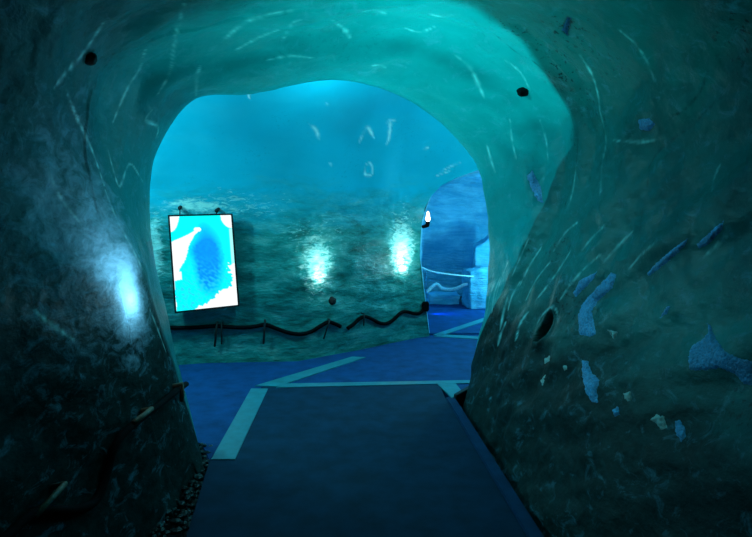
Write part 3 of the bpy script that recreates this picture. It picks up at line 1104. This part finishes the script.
# ------------------------------------------------------------------ junction box at the wall corner
h_ = next(q for q in (hit(426 - k, 306, WB) for k in range(40)) if q)
bm = bmesh.new()
bmesh.ops.create_cube(bm, size=1.0)
bmesh.ops.scale(bm, vec=(0.09, 0.09, 0.12), verts=bm.verts)
bmesh.ops.bevel(bm, geom=bm.edges[:], offset=0.012, segments=2, affect='EDGES')
jb = bm_obj('junction_box', bm, M['hose'])
jb.location = h_[0] + h_[1] * 0.03
setp(jb, 'small black box at the corner where the wavy hose ends', 'box')

# ------------------------------------------------------------------ wall lamp on the edge of the arch
hl = next(q for q in (hit(424 - k, 219, WB) for k in range(40)) if q)
lp = hl[0]
lamp = empty('wall_lamp', lp)
setp(lamp, 'tiny lit lamp on the ice edge of the blue arch', 'lamp')
v, f = tube_mesh([lp - hl[1] * 0.03 + Vector((0.03, 0, -0.10)), lp + hl[1] * 0.05 + Vector((0.04, 0, -0.08)), lp + hl[1] * 0.06 + Vector((0.04, 0, -0.03))], [0.022, 0.026, 0.030], 10)
mesh_obj('lamp_base', v, f, M['hose'], lamp)
m, nt, b = new_mat('lamp_glow')
b.inputs['Emission Color'].default_value = (1.0, 0.93, 0.78, 1)
b.inputs['Emission Strength'].default_value = 3.0
M['glow'] = m
c0 = lp + hl[1] * 0.06 + Vector((0.04, 0, -0.03))
v, f = tube_mesh([c0, c0 + Vector((0, 0, 0.03)), c0 + Vector((0, 0, 0.06)), c0 + Vector((0, 0, 0.12)), c0 + Vector((0, 0, 0.13))], [0.020, 0.034, 0.026, 0.014, 0.004], 10)
mesh_obj('bulb', v, f, M['glow'], lamp)

# ------------------------------------------------------------------ ice blocks, ropes in the passage
def ice_lump(name, c, size, seed, mat, rz=0.0, top_slope=0.0, label=None):
    bm = bmesh.new()
    bmesh.ops.create_cube(bm, size=2.0)
    bmesh.ops.subdivide_edges(bm, edges=bm.edges[:], cuts=14, use_grid_fill=True)
    for v in bm.verts:
        n_ = v.co.normalized()
        q = v.co.lerp(n_ * 1.25, 0.18)
        k = 1 + 0.10 * noise.noise(q * 1.6 + Vector((seed, 0, 0))) + 0.05 * noise.noise(q * 5 + Vector((seed, 3, 0)))
        z = q.z * k
        if z > 0:
            z *= 1 + top_slope * q.x
        v.co = Vector((q.x * k * size[0], q.y * k * size[1], max(z * size[2], 0.002 - c[2])))
    o = bm_obj(name, bm, mat, smooth=True)
    o.location = c
    o.rotation_euler = (0, 0, rz)
    setp(o, label, 'ice block', 'ice blocks in the passage')
    return o


pb = at(479, 297, 9.3)
ice_lump('ice_block', (pb.x + 0.05, 9.4, 0.30), (0.27, 0.25, 0.36), 3.0, M['ice_passage'], 0.1, 0.05, 'square pale blue ice block at the end of the rope')
ice_lump('ice_block', (pb.x + 0.28, 9.95, 0.50), (0.26, 0.22, 0.66), 8.0, M['ice_passage'], -0.1, 0.25, 'tall whitish ice block rising behind the square one')
pl = at(447, 297, 9.7)
ice_lump('ice_ledge', (pl.x - 0.06, 9.85, 0.02), (0.27, 0.22, 0.15), 5.0, M['ice_passage'], 0.0, 0.0, 'low icy ledge under the draped white cord')


def cord(pxd, r, label, name, cat):
    pts = smooth_path([at(*p) for p in pxd], 8)
    v, f = tube_mesh(pts, r, 8)
    o = mesh_obj(name, v, f, M['rope'])
    setp(o, label, cat, 'white ropes in the passage')
    return o


cord([(418, 266, 8.9), (432, 271.5, 8.95), (450, 274.5, 9.0), (469, 276.3, 9.1), (476, 277, 9.2)], 0.013, 'upper white rope stretched across the blue passage', 'rope', 'rope')
cord([(427, 292, 9.4), (432, 287, 9.4), (437, 284.5, 9.4), (442, 288.5, 9.4), (450, 289.5, 9.4), (458, 288, 9.35), (464, 285, 9.3), (470, 284, 9.3)], 0.03, 'lower white cord draped over the icy ledge', 'rope', 'rope')

# ------------------------------------------------------------------ gravel along the left wall foot
gvv, gff = [], []
for k in range(900):
    y = random.uniform(1.9, 3.75)
    x = -0.97 - 0.17 * (y - 2.76) - random.random() ** 1.3 * 0.33
    r = random.uniform(0.008, 0.026)
    bm = bmesh.new()
    bmesh.ops.create_icosphere(bm, subdivisions=1, radius=r)
    base = len(gvv)
    sx, sy, sz = random.uniform(.7, 1.4), random.uniform(.7, 1.4), random.uniform(.5, .9)
    zz = ZB + 0.03 + 0.22 * max(0, (-1.0 - x)) + r * 0.3 + random.random() * 0.03
    for v in bm.verts:
        w = 1 + 0.3 * noise.noise(v.co * 90 + Vector((k, 0, 0)))
        gvv.append((x + v.co.x * sx * w, y + v.co.y * sy * w, zz + v.co.z * sz * w))
    bm.verts.index_update()
    for f in bm.faces:
        gff.append(tuple(base + v.index for v in f.verts))
    bm.free()
gr = mesh_obj('gravel', gvv, gff, M['gravel'], smooth=False)
setp(gr, 'wet dark gravel along the foot of the left wall', 'gravel', kind='stuff')


# ------------------------------------------------------------------ lights
def point(name, loc, color, power, radius=0.1):
    l = bpy.data.lights.new(name, 'POINT')
    l.color = color
    l.energy = power
    l.shadow_soft_size = radius
    o = bpy.data.objects.new(name, l)
    o.location = loc
    col.objects.link(o)
    return o


def spot(name, loc, target, color, power, angle, radius=0.03, blend=0.8):
    l = bpy.data.lights.new(name, 'SPOT')
    l.color = color
    l.energy = power
    l.spot_size = math.radians(angle)
    l.spot_blend = blend
    l.shadow_soft_size = radius
    o = bpy.data.objects.new(name, l)
    o.location = loc
    d = Vector(target) - Vector(loc)
    o.rotation_euler = d.to_track_quat('-Z', 'Y').to_euler()
    col.objects.link(o)
    return o


CY_ = (0.55, 0.95, 1.0)
# unseen fill lights added for the chamber, round the corners of the mouth
CY_ = (0.25, 0.95, 1.0)
point('chamber_lamp', (-2.7, 4.75, 2.4), CY_, 92, 0.12)
point('chamber_lamp', (1.75, 5.75, 2.3), CY_, 62, 0.12)
point('chamber_lamp', (-0.3, 4.72, 2.80), CY_, 40, 0.12)
# unseen lights added behind the vault so its clear ice glows
TL_ = (0.10, 1.0, 0.99)
point('vault_lamp', (0.45, 3.85, 4.6), TL_, 315, 0.15)
point('vault_lamp', (2.0, 4.2, 3.3), TL_, 60, 0.15)
point('vault_lamp', (-1.9, 3.4, 3.3), TL_, 18, 0.15)
# two lamps let into the foot of the bright patches of the chamber wall
for px, py, pw in ((317, 279, 1.0), (403, 268, 1.7)):
    h_ = hit(px, py, WB)
    point('wall_spot', h_[0] + h_[1] * 0.09, (0.75, 1.0, 0.95), pw * 1.2, 0.02)
    q = h_[0] + h_[1] * 0.22 + Vector((0, 0, 0.10))
    spot('wall_spot', q, q - h_[1] * 0.3 + Vector((0, 0, 0.20)), (0.45, 1.0, 0.97), pw * 5.0, 140, 0.04, 1.0)
# lamp at the left corner of the tunnel
h_ = hit(131, 300, [wall_left])
spot('corner_spot', h_[0] + h_[1] * 0.25 + Vector((0, -0.05, 0.0)), hit(112, 240, [wall_left])[0], (0.5, 0.82, 1.0), 8, 100, 0.03, 1.0)
point('corner_spot', h_[0] + h_[1] * 0.08, (0.55, 0.86, 1.0), 1.5, 0.02)
# blue lights of the passage
point('passage_lamp', (2.75, 8.6, 1.2), (0.15, 0.85, 1.0), 120, 0.1)
spot('passage_lamp', (0.72, 8.72, 0.12), (1.5, 8.75, -0.05), (0.0, 0.12, 1.0), 70, 50, 0.03)

# ------------------------------------------------------------------ world and view
w = bpy.data.worlds.new('world')
scene.world = w
w.use_nodes = True
w.node_tree.nodes['Background'].inputs[0].default_value = (0.0, 0.02, 0.025, 1)
w.node_tree.nodes['Background'].inputs[1].default_value = 0.1
vs = scene.view_settings
vs.view_transform = 'Standard'
vs.look = 'None'
vs.exposure = 0.0
vs.gamma = 1.0
vs.use_curve_mapping = False
scene.cycles.use_denoising = True
scene.cycles.max_bounces = 10
scene.cycles.diffuse_bounces = 6
